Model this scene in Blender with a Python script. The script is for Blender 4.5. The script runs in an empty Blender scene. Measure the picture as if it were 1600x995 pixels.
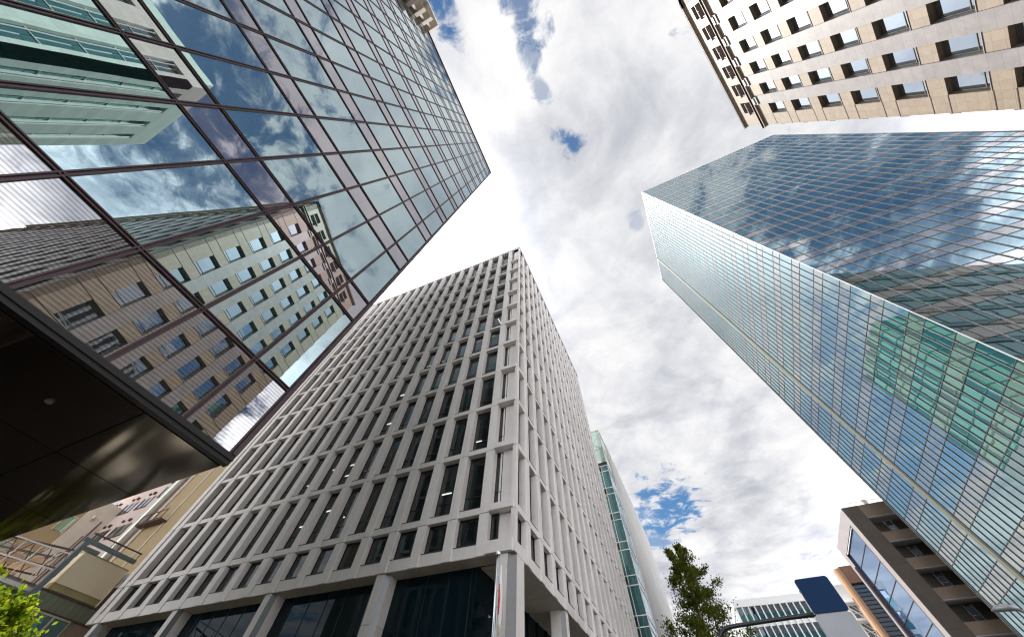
import bpy, bmesh, math, random
from mathutils import Vector, Matrix
rnd = random.Random(7)
SC = bpy.context.scene
COL = SC.collection
EYE = 1.6                                     # camera height; every z below is counted from the camera's eye level

# ------------------------------------------------------------------ camera
CR = Matrix(((0.9104276921878894, 0.3463025003719458, 0.2262653211023996),
             (0.41281119961932156, -0.7957767638560789, -0.4430871873295402),
             (0.026614484144731557, 0.496803704034989, -0.8674547532239505)))
cd = bpy.data.cameras.new('camera'); cam = bpy.data.objects.new('camera', cd); COL.objects.link(cam)
cd.sensor_width = 36; cd.sensor_fit = 'HORIZONTAL'; cd.lens = 488.9 / 1600 * 36
cd.clip_start = 0.05; cd.clip_end = 3000
cam.matrix_world = Matrix.Translation((0, 0, EYE)) @ CR.to_4x4()
SC.camera = cam

# ------------------------------------------------------------------ sky, sun, exposure
SUN = Vector((-0.4786, 0.1888, 0.8575)).normalized()
SUN_EL = math.asin(SUN.z); SUN_ROT = math.atan2(SUN.x, SUN.y)
SC.view_settings.view_transform = 'Standard'; SC.view_settings.look = 'None'
SC.view_settings.gamma = 1.0; SC.view_settings.use_curve_mapping = False
SC.view_settings.exposure = 2.0
SC.render.engine = 'CYCLES'
try:
    SC.cycles.use_denoising = True
    SC.cycles.max_bounces = 8; SC.cycles.glossy_bounces = 5; SC.cycles.transparent_max_bounces = 6
    SC.cycles.diffuse_bounces = 4; SC.cycles.caustics_reflective = False; SC.cycles.caustics_refractive = False
    SC.cycles.sample_clamp_indirect = 6
    SC.cycles.filter_width = 1.2
except Exception: pass

sl = bpy.data.lights.new('sun', 'SUN'); so = bpy.data.objects.new('sun', sl); COL.objects.link(so)
sl.energy = 2.0; sl.angle = math.radians(0.8); sl.color = (1.0, 0.95, 0.87)
so.rotation_euler = SUN.to_track_quat('Z', 'Y').to_euler()

W = bpy.data.worlds.new('World'); SC.world = W; W.use_nodes = True
nt = W.node_tree; nt.nodes.clear()
class NB:
    """small helper for wiring shader nodes"""
    def __init__(s, tree): s.t = tree
    def n(s, kind, **k):
        x = s.t.nodes.new(kind)
        for a, b in k.items(): setattr(x, a, b)
        return x
    def put(s, sock, v):
        if isinstance(v, bpy.types.NodeSocket): s.t.links.new(v, sock)
        else: sock.default_value = v
    def m(s, op, a, b=0.0, c=None, clamp=False):
        x = s.n('ShaderNodeMath', operation=op, use_clamp=clamp)
        s.put(x.inputs[0], a); s.put(x.inputs[1], b)
        if c is not None: s.put(x.inputs[2], c)
        return x.outputs[0]
    def vm(s, op, a, b=(0, 0, 0), out=0, scale=None):
        x = s.n('ShaderNodeVectorMath', operation=op)
        s.put(x.inputs[0], a)
        if op not in ('LENGTH', 'NORMALIZE', 'SCALE'): s.put(x.inputs[1], b)
        if scale is not None: s.put(x.inputs['Scale'], scale)
        return x.outputs[out]
    def ss(s, v, a, b):
        x = s.n('ShaderNodeMapRange', interpolation_type='SMOOTHSTEP')
        s.put(x.inputs['Value'], v); s.put(x.inputs['From Min'], a); s.put(x.inputs['From Max'], b)
        return x.outputs[0]
    def mix(s, f, a, b):
        x = s.n('ShaderNodeMix', data_type='RGBA')
        s.put(x.inputs[0], f); s.put(x.inputs[6], a); s.put(x.inputs[7], b)
        return x.outputs[2]
    def noise(s, v, scale, detail=6, rough=.55, dist=0.0, dim='3D', w=None):
        x = s.n('ShaderNodeTexNoise', noise_dimensions=dim)
        s.put(x.inputs['Vector'], v); s.put(x.inputs['Scale'], scale); s.put(x.inputs['Detail'], detail)
        s.put(x.inputs['Roughness'], rough); s.put(x.inputs['Distortion'], dist)
        return x.outputs['Fac']
B = NB(nt)
tc = B.n('ShaderNodeTexCoord').outputs['Generated']
sep = B.n('ShaderNodeSeparateXYZ'); B.put(sep.inputs[0], tc)
zc = B.m('MAXIMUM', sep.outputs[2], 0.06)
px = B.m('DIVIDE', sep.outputs[0], zc); py = B.m('DIVIDE', sep.outputs[1], zc)
cmb = B.n('ShaderNodeCombineXYZ'); B.put(cmb.inputs[0], px); B.put(cmb.inputs[1], py)
P = cmb.outputs[0]                              # the point of the cloud sheet a direction looks at
warp = B.n('ShaderNodeTexNoise'); B.put(warp.inputs['Vector'], P); warp.inputs['Scale'].default_value = 2.2; warp.inputs['Detail'].default_value = 5
wv = B.vm('SUBTRACT', warp.outputs['Color'], (.5, .5, .5))
Pw = B.vm('ADD', P, B.vm('SCALE', wv, scale=0.42))
Pw2 = B.vm('ADD', P, B.vm('SCALE', wv, scale=0.16))
fine2 = B.noise(P, 11, 8, .65, .4)
big = B.noise(P, 1.35, 9, .58, .35)
fine = B.noise(Pw, 4.2, 9, .62, .3)
cover = B.m('ADD', B.m('MULTIPLY', big, .6), B.m('MULTIPLY', fine, .4))
# thinner cloud towards the east and south, where the sun lights it from the front
dE = B.ss(px, .30, 1.1); dS = B.ss(B.m('MULTIPLY', py, -1.0), .35, .75)
thin = B.m('MAXIMUM', dE, B.m('MULTIPLY', dS, .8))
dN = B.ss(py, 1.5, 2.6)
thr = B.m('ADD', .29, B.m('MULTIPLY', thin, .13))
mask = B.ss(cover, B.m('SUBTRACT', thr, .035), B.m('ADD', thr, .075))
# gaps in the sheet (x/z, y/z, radius, stretch of y)
for hx, hy, r, st, dep in ((.132, -.235, .026, .6, .85), (.115, -.170, .014, .5, .6), (.100, -.080, .013, .5, .55),
                           (.103, .052, .020, 1.0, .95), (.236, .352, .012, .7, .35), (.045, 1.95, .085, .5, 1.0), (-.06, 1.98, .07, .5, .8),
                           (-.09, 2.25, .06, .5, .75), (-.070, -.345, .035, .7, 1.0), (-.207, -.247, .014, 1, .5),
                           (1.0, -.70, .24, .6, .8), (.80, -.50, .18, .6, .8), (1.3, -.40, .26, 1.0, .7), (1.25, -.95, .3, 1, .6), (-1.05, 1.12, .10, .7, .8), (-.80, 1.0, .07, .6, .6), (-1.15, 1.35, .12, .6, .7), (-1.2, 2.2, .25, .6, .7), (.66, -.5, .16, 1, .6), (-1.0, 1.6, .4, 1, .6)):
    d = B.vm('MULTIPLY', B.vm('SUBTRACT', Pw2 if r < .2 else P, (hx, hy, 0)), (1 / r, st / r, 0))
    # the warp moves small gaps as well, so that their rims fray
    L = B.vm('LENGTH', d, out=1)
    L = B.m('ADD', L, B.m('MULTIPLY', B.m('SUBTRACT', fine2 if r < .2 else fine, .5), 7.0 if r < .2 else 3.0))
    L = B.m('ADD', L, -.25 if r < .2 else 0.0)
    hole = B.m('MULTIPLY', B.m('SUBTRACT', 1.0, B.ss(L, .3, 1.7)), dep)
    mask = B.m('MULTIPLY', mask, B.m('SUBTRACT', 1.0, hole))
shade = B.noise(Pw, 1.9, 8, .6, .2)
shade2 = B.noise(P, 3.4, 7, .6, .5)
v = B.m('ADD', B.m('MULTIPLY', B.ss(shade, .32, .62), .6), B.m('MULTIPLY', B.ss(shade2, .30, .66), .4))
nrm = B.vm('NORMALIZE', tc)
sd = B.vm('DOT_PRODUCT', nrm, tuple(SUN), out=1)
near = B.m('POWER', B.m('MAXIMUM', sd, 0.0), 26)
front = B.ss(B.m('MULTIPLY', sd, -1.0), -.42, .1)          # cloud opposite the sun is brighter, boosted further to light shaded facades
lum = B.m('ADD', .147, B.m('MULTIPLY', v, .115))
lum = B.m('ADD', lum, B.m('MULTIPLY', near, .9))
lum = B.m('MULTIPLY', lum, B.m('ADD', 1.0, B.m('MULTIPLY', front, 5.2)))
ccol = B.mix(v, (.87, .90, 1.0, 1), (1.0, .99, .985, 1))
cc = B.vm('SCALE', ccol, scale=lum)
sky = B.n('ShaderNodeTexSky', sky_type='NISHITA'); sky.sun_disc = False
sky.sun_elevation = SUN_EL; sky.sun_rotation = SUN_ROT; sky.air_density = 1.0; sky.dust_density = .4; sky.ozone_density = 1.0
bg1 = B.n('ShaderNodeBackground'); B.put(bg1.inputs[0], B.vm('MULTIPLY', sky.outputs[0], (.36, .56, .66))); bg1.inputs[1].default_value = 0.05
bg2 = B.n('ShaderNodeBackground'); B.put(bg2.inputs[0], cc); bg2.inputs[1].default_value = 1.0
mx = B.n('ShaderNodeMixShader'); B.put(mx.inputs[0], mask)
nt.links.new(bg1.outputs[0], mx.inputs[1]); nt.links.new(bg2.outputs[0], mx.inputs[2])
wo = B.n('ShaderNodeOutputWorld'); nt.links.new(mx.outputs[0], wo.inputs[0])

# ------------------------------------------------------------------ materials
MT = {}
def mat(name, color, rough=.7, metal=0.0, vary=.0, vscale=1.0, bump=0.0, joints=None, streak=0.0, emit=None, spec=.5, second=None, island=0.0):
    """procedural surface. joints: (angle, off_s, pitch_s, off_z, pitch_z, width, strength) = lines between panels"""
    m = bpy.data.materials.new(name); m.use_nodes = True; t = m.node_tree; t.nodes.clear(); b = NB(t)
    bs = b.n('ShaderNodeBsdfPrincipled'); out = b.n('ShaderNodeOutputMaterial'); t.links.new(bs.outputs[0], out.inputs[0])
    c = tuple(color) + (1,)
    bs.inputs['Roughness'].default_value = rough; bs.inputs['Metallic'].default_value = metal
    bs.inputs['Specular IOR Level'].default_value = spec
    pos = b.n('ShaderNodeNewGeometry').outputs['Position']
    col = c
    if vary:
        n1 = b.noise(pos, vscale, 6, .6); n2 = b.noise(pos, vscale * 9, 5, .65)
        f = b.m('ADD', b.m('MULTIPLY', n1, .65), b.m('MULTIPLY', n2, .35))
        f = b.ss(f, .3, .7)
        lo = tuple(x * (1 - vary) for x in color) + (1,); hi = tuple(min(1, x * (1 + vary * .7)) for x in color) + (1,)
        if second: lo = tuple(second) + (1,)
        col = b.mix(f, lo, hi)
        b.put(bs.inputs['Roughness'], b.m('ADD', rough - .06, b.m('MULTIPLY', n2, .12)))
    if streak:
        mp = b.n('ShaderNodeMapping'); b.put(mp.inputs[0], pos); mp.inputs['Scale'].default_value = (1.6, 1.6, .07)
        sn = b.noise(mp.outputs[0], 1.5, 6, .65)
        col = b.mix(b.m('MULTIPLY', b.ss(sn, .5, .8), streak), col, tuple(x * .55 for x in color) + (1,))
    if joints:
        ang, os_, ps, oz, pz, w, st = joints
        mp = b.n('ShaderNodeMapping'); b.put(mp.inputs[0], pos); mp.inputs['Rotation'].default_value = (0, 0, -ang)
        s2 = b.n('ShaderNodeSeparateXYZ'); b.put(s2.inputs[0], mp.outputs[0])
        fs = b.m('DIVIDE', b.m('SUBTRACT', s2.outputs[0], os_), ps)
        fz = b.m('DIVIDE', b.m('SUBTRACT', s2.outputs[2], oz), pz)
        ls = b.m('LESS_THAN', b.m('FRACT', fs), w / ps)
        lz = b.m('LESS_THAN', b.m('FRACT', fz), w / pz)
        ln = b.m('MAXIMUM', ls, lz)
        ids = b.n('ShaderNodeCombineXYZ'); b.put(ids.inputs[0], b.m('FLOOR', fs)); b.put(ids.inputs[1], b.m('FLOOR', fz))
        wn = b.n('ShaderNodeTexWhiteNoise', noise_dimensions='3D'); b.put(wn.inputs['Vector'], ids.outputs[0])
        hs = b.n('ShaderNodeHueSaturation'); b.put(hs.inputs['Color'], col)
        b.put(hs.inputs['Value'], b.m('ADD', .93, b.m('MULTIPLY', wn.outputs['Value'], .14)))
        col = b.mix(b.m('MULTIPLY', ln, st), hs.outputs[0], tuple(x * .25 for x in color) + (1,))
    if island:
        h2 = b.n('ShaderNodeHueSaturation'); b.put(h2.inputs['Color'], col)
        b.put(h2.inputs['Value'], b.m('ADD', 1 - island, b.m('MULTIPLY', b.n('ShaderNodeNewGeometry').outputs['Random Per Island'], 2 * island)))
        col = h2.outputs[0]
    b.put(bs.inputs['Base Color'], col)
    if bump:
        bp = b.n('ShaderNodeBump'); bp.inputs['Strength'].default_value = bump; bp.inputs['Distance'].default_value = .01
        b.put(bp.inputs['Height'], b.noise(pos, 38, 5, .6)); t.links.new(bp.outputs[0], bs.inputs['Normal'])
    if emit:
        bs.inputs['Emission Color'].default_value = tuple(emit[:3]) + (1,); bs.inputs['Emission Strength'].default_value = emit[3]
    MT[name] = m
    return m

def mirror_glass(name, tint, base, refl=.45, wob=0.0, stripes=None, see=0.0, inner=(.5, .6, .6), rough=0.0, wscale=.6):
    """coated glass: tinted mirror reflection rising to the edge, over a dark body (or partly clear)"""
    m = bpy.data.materials.new(name); m.use_nodes = True; t = m.node_tree; t.nodes.clear(); b = NB(t)
    out = b.n('ShaderNodeOutputMaterial')
    pos = b.n('ShaderNodeNewGeometry').outputs['Position']
    fr = b.n('ShaderNodeFresnel'); fr.inputs['IOR'].default_value = 1.52
    fac = b.m('ADD', refl, b.m('MULTIPLY', fr.outputs[0], 1 - refl), clamp=True)
    gl = b.n('ShaderNodeBsdfGlossy'); gl.inputs['Roughness'].default_value = rough
    b.put(gl.inputs['Color'], b.mix(fr.outputs[0], tuple(tint) + (1,), (.95, .95, .96, 1)))
    if wob:
        bp = b.n('ShaderNodeBump'); bp.inputs['Strength'].default_value = 1; bp.inputs['Distance'].default_value = wob
        b.put(bp.inputs['Height'], b.noise(pos, wscale, 2, .5))
        t.links.new(bp.outputs[0], gl.inputs['Normal'])
    df = b.n('ShaderNodeBsdfDiffuse'); b.put(df.inputs['Color'], tuple(base) + (1,))
    body = df.outputs[0]
    if see:
        tr = b.n('ShaderNodeBsdfTransparent'); tr.inputs['Color'].default_value = tuple(inner) + (1,)
        ms = b.n('ShaderNodeMixShader'); ms.inputs[0].default_value = see
        t.links.new(df.outputs[0], ms.inputs[1]); t.links.new(tr.outputs[0], ms.inputs[2]); body = ms.outputs[0]
    mx = b.n('ShaderNodeMixShader')
    if stripes:
        s2 = b.n('ShaderNodeSeparateXYZ'); b.put(s2.inputs[0], pos)
        f = b.m('LESS_THAN', b.m('FRACT', b.m('DIVIDE', s2.outputs[2], stripes)), .42)
        fac = b.m('MULTIPLY', fac, b.m('SUBTRACT', 1.0, b.m('MULTIPLY', f, .36)))
    b.put(mx.inputs[0], fac); t.links.new(body, mx.inputs[1]); t.links.new(gl.outputs[0], mx.inputs[2])
    t.links.new(mx.outputs[0], out.inputs[0]); MT[name] = m
    return m

# ------------------------------------------------------------------ geometry helpers
class Fr:
    """a wall's own axes: s along the wall, d outwards, z up from eye level"""
    def __init__(s, O, u, flip=1):
        s.O = Vector((O[0], O[1], 0)); s.u = Vector((u[0], u[1], 0)).normalized()
        s.n = Vector((s.u.y, -s.u.x, 0)) * flip
    def p(s, a, d, z): 
        q = s.O + s.u * a + s.n * d
        return (q.x, q.y, z + EYE)
WF = Fr((0, 0), (1, 0), -1)                  # world axes: s = x, d = y
class MB:
    def __init__(s): s.v = []; s.f = []; s.open = False
    def face(s, pts):
        i = len(s.v); s.v += [tuple(p) for p in pts]; s.f.append(tuple(range(i, i + len(pts))))
    def prism(s, F, poly, z0, z1):
        i = len(s.v); n = len(poly)
        s.v += [F.p(a, d, z0) for a, d in poly] + [F.p(a, d, z1) for a, d in poly]
        s.f.append(tuple(i + k for k in range(n))); s.f.append(tuple(i + n + k for k in reversed(range(n))))
        for k in range(n):
            k2 = (k + 1) % n; s.f.append((i + k, i + n + k, i + n + k2, i + k2))
        return s
    def box(s, F, a0, a1, d0, d1, z0, z1):
        return s.prism(F, [(a0, d0), (a1, d0), (a1, d1), (a0, d1)], z0, z1)
    def sprism(s, F, a0, a1, prof):
        """profile of (d, z) swept along s"""
        i = len(s.v); n = len(prof)
        s.v += [F.p(a0, d, z) for d, z in prof] + [F.p(a1, d, z) for d, z in prof]
        s.f.append(tuple(i + k for k in range(n))); s.f.append(tuple(i + n + k for k in reversed(range(n))))
        for k in range(n):
            k2 = (k + 1) % n; s.f.append((i + k, i + n + k, i + n + k2, i + k2))
        return s
    def pane(s, F, a0, a1, d, z0, z1, jit=0.0):
        t = [rnd.uniform(-jit, jit) for _ in range(3)]
        q = [F.p(a0, d + t[0], z0), F.p(a1, d + t[1], z0), F.p(a1, d + t[1] + t[2], z1), F.p(a0, d + t[0] + t[2], z1)]
        if (Vector(q[1]) - Vector(q[0])).cross(Vector(q[2]) - Vector(q[0])).dot(F.n) < 0: q.reverse()   # glass faces outwards
        s.face(q); s.open = True
        return s
    def tube(s, pts, rad, n=8, cap=True):
        pts = [Vector(p) for p in pts]; rings = []
        if not isinstance(rad, (list, tuple)): rad = [rad] * len(pts)
        for k, p in enumerate(pts):
            d = (pts[min(k + 1, len(pts) - 1)] - pts[max(k - 1, 0)]).normalized()
            a = d.cross(Vector((0, 0, 1)) if abs(d.z) < .9 else Vector((1, 0, 0))).normalized(); b = d.cross(a)
            i = len(s.v)
            s.v += [tuple(p + (a * math.cos(2 * math.pi * j / n) + b * math.sin(2 * math.pi * j / n)) * rad[k]) for j in range(n)]
            rings.append(i)
        for r0, r1 in zip(rings, rings[1:]):
            for j in range(n): s.f.append((r0 + j, r0 + (j + 1) % n, r1 + (j + 1) % n, r1 + j))
        if cap:
            s.f.append(tuple(rings[0] + j for j in range(n))); s.f.append(tuple(rings[-1] + j for j in reversed(range(n))))
        return s
    def add(s, o):
        s.open = s.open or o.open; i = len(s.v); s.v += o.v; s.f += [tuple(x + i for x in f) for f in o.f]; return s

CRT = CR.transposed()
def seen(mb):
    """how large a piece shows in the photograph"""
    xs = []; ys = []
    for v in mb.v[:16]:
        q = CRT @ (Vector(v) - Vector((0, 0, EYE)))
        if q.z > -.05: return 0.0
        xs.append(800 + 488.9 * q.x / -q.z); ys.append(497.5 - 488.9 * q.y / -q.z)
    w = min(1600, max(xs)) - max(0, min(xs)); h = min(995, max(ys)) - max(0, min(ys))
    return w * h if w > 0 and h > 0 else 0.0

def tag(o, label=None, cat=None, group=None, kind=None):
    if label: o['label'] = label
    if cat: o['category'] = cat
    if group: o['group'] = group
    if kind: o['kind'] = kind
    return o
def thing(name, x, y, label, cat, group=None, z=-EYE):
    o = bpy.data.objects.new(name, None); COL.objects.link(o); o.location = (x, y, z + EYE)
    o.empty_display_size = .5
    return tag(o, label, cat, group)
def root(o):
    while o.parent: o = o.parent
    return o
def part(name, mb, material, parent=None, smooth=False, kind=None, at=None):
    me = bpy.data.meshes.new(name)
    base = root(parent).location if parent else (Vector(at) if at else Vector((0, 0, 0)))
    me.from_pydata([tuple(Vector(v) - base) for v in mb.v], [], mb.f)
    bm = bmesh.new(); bm.from_mesh(me)
    if not mb.open: bmesh.ops.recalc_face_normals(bm, faces=bm.faces)
    bm.to_mesh(me); bm.free()
    me.materials.append(MT[material])
    if smooth:
        for p in me.polygons: p.use_smooth = True
    o = bpy.data.objects.new(name, me); COL.objects.link(o)
    if parent: o.parent = parent
    elif at: o.location = base
    if kind: o['kind'] = kind
    return o
def many(name, items, material, parent, sub=None, limit=100):
    """items: MB or (MB, MB of a sub-part); the largest in view become parts of their own, the rest one part"""
    if not items: return
    two = isinstance(items[0], tuple)
    key = [seen(i[0] if two else i) for i in items]
    order = sorted(range(len(items)), key=lambda k: -key[k])
    if len(items) <= limit: own, rest = order, []
    else: own, rest = order[:limit - 1], order[limit - 1:]
    for k in own:
        it = items[k]
        o = part(name, it[0] if two else it, material, parent)
        if two: part(sub[0], it[1], sub[1], o)
    if rest:
        a = MB(); b2 = MB()
        for k in rest:
            it = items[k]; a.add(it[0] if two else it)
            if two: b2.add(it[1])
        o = part(name, a, material, parent, kind='stuff')
        if two: part(sub[0], b2, sub[1], o, kind='stuff')

# ------------------------------------------------------------------ palette
A2 = math.radians(2.1)
mat('asphalt', (.055, .055, .058), .9, vary=.25, vscale=.6, bump=.5)
mat('pavement', (.32, .31, .29), .85, vary=.12, vscale=.5, joints=(0, 0, .6, 0, 50, .012, .7))
mat('kerb', (.42, .41, .39), .8, vary=.1)
mat('road_paint', (.75, .75, .73), .7, vary=.1, vscale=3)
mat('far_ground', (.16, .16, .14), .95, vary=.2, vscale=.05)
mat('precast', (.80, .755, .735), .62, vary=.08, vscale=.5, bump=.15, streak=.28, island=.05)
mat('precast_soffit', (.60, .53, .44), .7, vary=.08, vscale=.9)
mat('joint_dark', (.05, .045, .045), .9)
mat('sill_metal', (.30, .27, .26), .4, metal=.5)
mat('window_frame_dark', (.035, .03, .032), .4, metal=.3)
mat('brushed_steel', (.20, .20, .21), .38, metal=.7, vary=.08, vscale=2)
mat('interior_wall', (.16, .15, .13), .8); mat('interior_ceiling', (.22, .22, .21), .8)
mat('light_tube', (.9, .9, .85), .5, emit=(1, .93, .78, 1.5))
mat('blind', (.8, .78, .7), .7)
mat('frame_brown', (.075, .048, .053), .42, metal=.55, vary=.1, vscale=.4)
mat('frame_black', (.015, .013, .014), .5, metal=.3)
mat('aluminium', (.74, .74, .75), .45, metal=.35); mat('aluminium_dark', (.09, .10, .11), .4, metal=.5)
mat('roof_gravel', (.3, .3, .29), .9)
TA = math.atan2(-.9416, -.33673)
mat('tan_granite', (.28, .222, .166), .55, island=.06, vary=.12, vscale=2.2, joints=(TA, -14.2, .82, 2.0, .78, .022, .55), bump=.1)
mat('grey_granite', (.265, .243, .245), .45, vary=.16, vscale=1.3, joints=(TA, -12.55, 1.64, 1.2, .9, .022, .5))
mat('tan_plain', (.36, .30, .24), .6, vary=.1, vscale=1.5)
mat('joint_maroon', (.06, .03, .035), .7)
mat('lilac_stone', (.34, .31, .33), .5, vary=.1)
mat('sill_green', (.16, .16, .12), .6)
mat('concrete_wall', (.46, .45, .44), .8, vary=.12, vscale=.25, streak=.28, joints=(math.pi / 2, 0, 1.2, 0, 3.83, .02, .25))
mat('brown_tile', (.16, .132, .11), .45, vary=.14, vscale=.6, joints=(0, .2, 2.1, .5, 3.4, .03, .6))
mat('brown_tan', (.34, .255, .19), .65, vary=.08, vscale=.8, streak=.15)
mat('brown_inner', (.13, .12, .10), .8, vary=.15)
mat('grey_frame', (.42, .38, .39), .5, vary=.08)
mat('orange_render', (.62, .36, .22), .75, vary=.08, vscale=1)
mat('rust_render', (.30, .17, .12), .8, vary=.1)
mat('white_wall', (.78, .78, .78), .7, vary=.04, streak=.12)
mat('pale_grey_wall', (.56, .56, .58), .7, vary=.05)
mat('steel_white', (.75, .76, .78), .5, metal=.1)
mat('pink_wall', (.56, .46, .42), .85, vary=.10, vscale=.25, streak=.25)
mat('ochre_wall', (.36, .275, .155), .8, vary=.08, vscale=.4, streak=.15)
mat('pale_trim', (.62, .56, .48), .8, vary=.1)
mat('cream_panel', (.82, .72, .53), .75, vary=.05, vscale=.3, streak=.12)
mat('olive_panel', (.38, .33, .16), .8, vary=.15, vscale=.8)
mat('green_cladding', (.17, .20, .14), .5, metal=.2, vary=.15, vscale=.4, joints=(math.pi / 2, 0, .42, 0, 60, .03, .7))
mat('fin_grey', (.42, .43, .44), .5, metal=.3)
mat('mint_pane', (.19, .40, .32), .4, vary=.1, vscale=.2)
mat('teal_pane', (.02, .10, .12), .35, vary=.2, vscale=.2)
mat('teal_band', (.05, .17, .14), .5)
mat('dark_band', (.05, .06, .05), .6, vary=.2)
mat('cream_frame', (.68, .66, .52), .6); mat('duct', (.55, .56, .50), .38, metal=.6, vary=.12)
mat('steel_green', (.12, .16, .17), .5, metal=.4); mat('steel_rust', (.10, .06, .055), .7, vary=.3, vscale=3)
mat('beige_flat', (.50, .44, .38), .8, vary=.08, vscale=.3, streak=.2)
mat('white_tile', (.60, .68, .62), .5, vary=.05, joints=(math.pi / 2, 0, .9, 0, .9, .03, .35))

mat('sign_blue', (.004, .04, .13), .6, vary=.06, spec=.2); mat('sign_grey', (.30, .31, .34), .45, metal=.4, vary=.06)
mat('pole_dark', (.035, .04, .045), .4, metal=.5)
mat('chrome', (.75, .75, .77), .12, metal=1.0); mat('flag_white', (.8, .8, .78), .8); mat('flag_red', (.75, .06, .03), .7); mat('gilt', (.5, .4, .12), .5)
mat('bark', (.11, .08, .06), .9, vary=.3, vscale=8, bump=.6)
mat('lamp_grey', (.35, .36, .37), .4, metal=.4)

mirror_glass('vision_glass', (.62, .79, .83), (.02, .05, .05), .56, wob=.0012)
mirror_glass('spandrel_glass', (.70, .675, .72), (.07, .06, .07), .48, wob=.0012)
mirror_glass('striped_glass', (.60, .60, .62), (.035, .035, .03), .46, wob=.001, stripes=.062)
mirror_glass('tower_vision', (.50, .68, .76), (.015, .08, .09), .52, wob=.0022, wscale=.5)
mirror_glass('tower_spandrel', (.78, .76, .76), (.17, .18, .17), .46, wob=.0022, wscale=.5)
mirror_glass('tower_vision_side', (.64, .82, .86), (.008, .05, .05), .60, wob=.003, wscale=.45)
mirror_glass('tower_spandrel_side', (.80, .83, .83), (.08, .10, .09), .52, wob=.003, wscale=.45)
mirror_glass('window_glass', (.85, .9, .93), (.02, .02, .022), .05, see=.62, inner=(.34, .38, .37))
mirror_glass('tan_window', (.78, .88, .98), (.02, .025, .03), .62, wob=.003, wscale=.8)
mirror_glass('small_window', (.75, .85, .95), (.03, .04, .045), .40)
mirror_glass('teal_glass', (.45, .78, .80), (.01, .07, .075), .22)
mirror_glass('light_blue_glass', (.50, .72, .85), (.06, .17, .23), .25)
mirror_glass('blue_glass', (.55, .72, .95), (.02, .06, .14), .55, wob=.003)
mirror_glass('lobby_glass', (.5, .6, .65), (.004, .012, .018), .0)
mirror_glass('soffit_panel', (.95, .85, .7), (.022, .014, .010), .24, rough=.10)
mirror_glass('mint_glass', (.75, .95, .85), (.26, .50, .38), .06)
mat('deep_green_glass', (.012, .05, .04), .35, spec=.25)
mirror_glass('green_shade', (.7, .9, .8), (.20, .30, .22), .25)
mirror_glass('rooftop_glass', (.7, .95, .88), (.25, .40, .34), .3, see=.6, inner=(.75, .92, .85))

# ------------------------------------------------------------------ ground, roads, pavements
def sheet(name, x0, x1, y0, y1, z, m, th=None):
    mb = MB()
    if th is None: mb.face([(x0, y0, z), (x1, y0, z), (x1, y1, z), (x0, y1, z)])
    else: mb.box(WF, x0, x1, y0, y1, z - th - EYE, z - EYE)
    return tag(part(name, mb, m), kind='structure')
sheet('ground', -1500, 1500, -1500, 1500, -.02, 'far_ground')
sheet('avenue', 3, 25, -300, 400, -.012, 'asphalt')
sheet('side_street', -300, 3, 4.4, 11.6, -.012, 'asphalt')
sheet('pavement', -6.4, 3, -300, 4.4, .12, 'pavement', .13)
sheet('pavement', -60, -6.4, 1.9, 4.4, .12, 'pavement', .13)
sheet('pavement', -60, 3, 11.6, 300, .12, 'pavement', .13)
sheet('pavement', 25, 80, -300, 300, .12, 'pavement', .13)
mk = MB()
for k in range(-20, 40): mk.box(WF, 13.9, 14.1, k * 8, k * 8 + 4, -.006 - EYE, -.004 - EYE)
for k in range(9): mk.box(WF, 3.6, 24.4, 5 + k * .72, 5.36 + k * .72, -.006 - EYE, -.004 - EYE)
tag(part('road_marking', mk, 'road_paint'), kind='structure')

# ------------------------------------------------------------------ curtain wall builder
def curtain(F, S0, S1, floors, pitch, par, vis, spa, jit, phase=0.0, stripes_below=None):
    """floors: (z0 spandrel, z1 spandrel = vision start, z2 vision end)"""
    xs = [S0]; x = S0 + phase
    while x < S1 - .05:
        if x > S0 + .05: xs.append(x)
        x += pitch
    xs.append(S1)
    V = []; Sp = []
    for z0, z1, z2 in floors:
        for a, b in zip(xs, xs[1:]):
            if z1 > z0 + .01: Sp.append(MB().pane(F, a, b, 0, z0, z1, jit))
            V.append(MB().pane(F, a, b, 0, z1, z2, jit))
    return xs, V, Sp

# ------------------------------------------------------------------ 1. mirror glass building on the left
D = 6.5
T = thing('glass_building', -6.5, 2.3, 'dark glass office block with brown grid frames overhanging the corner on the left', 'building')
F = Fr((-D, 0), (0, 1), 1)     # s = y, outwards = +x
ZB, ZT = .506 * D, 8.62 * D
S0, S1 = -2.6 * D, .352 * D
zsp = [(.60 + .642 * k) * D for k in range(0, 13)]
V = []; Sp = []; St = []
ys = [S1 - .02]
y = .203 * D
while y > S0 + .3: ys.append(y); y -= .193 * D
ys.append(S0)
rows = []                       # (z0, z1, kind)
rows.append((ZB + .12, .768 * D, 'st'))
z = .768 * D
for k in range(12):
    b = (1.228 + .642 * k) * D
    rows.append((z, b, 'v'))
    if b + .171 * D < ZT - .1: rows.append((b, b + .171 * D, 's'))
    z = b + .171 * D
for a, b in zip(ys, ys[1:]):
    for z0, z1, kd in rows:
        z1 = min(z1, ZT)
        mb = MB().pane(F, b, a, 0, z0, z1, .0035)
        (V if kd == 'v' else Sp if kd == 's' else St).append(mb)
many('vision_pane', V, 'vision_glass', T); many('spandrel_pane', Sp, 'spandrel_glass', T); many('striped_pane', St, 'striped_glass', T)
Mv = []
for y in ys:
    mb = MB()
    w = .034 if y < S1 - .1 else .03
    for o in (-.03, .03): mb.box(F, y + o - .013, y + o + .013, -.05, .03, ZB, ZT)
    mb.box(F, y - .016, y + .016, -.05, .006, ZB, ZT)
    Mv.append(mb)
many('mullion', Mv, 'frame_brown', T)
Mt = []
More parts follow.
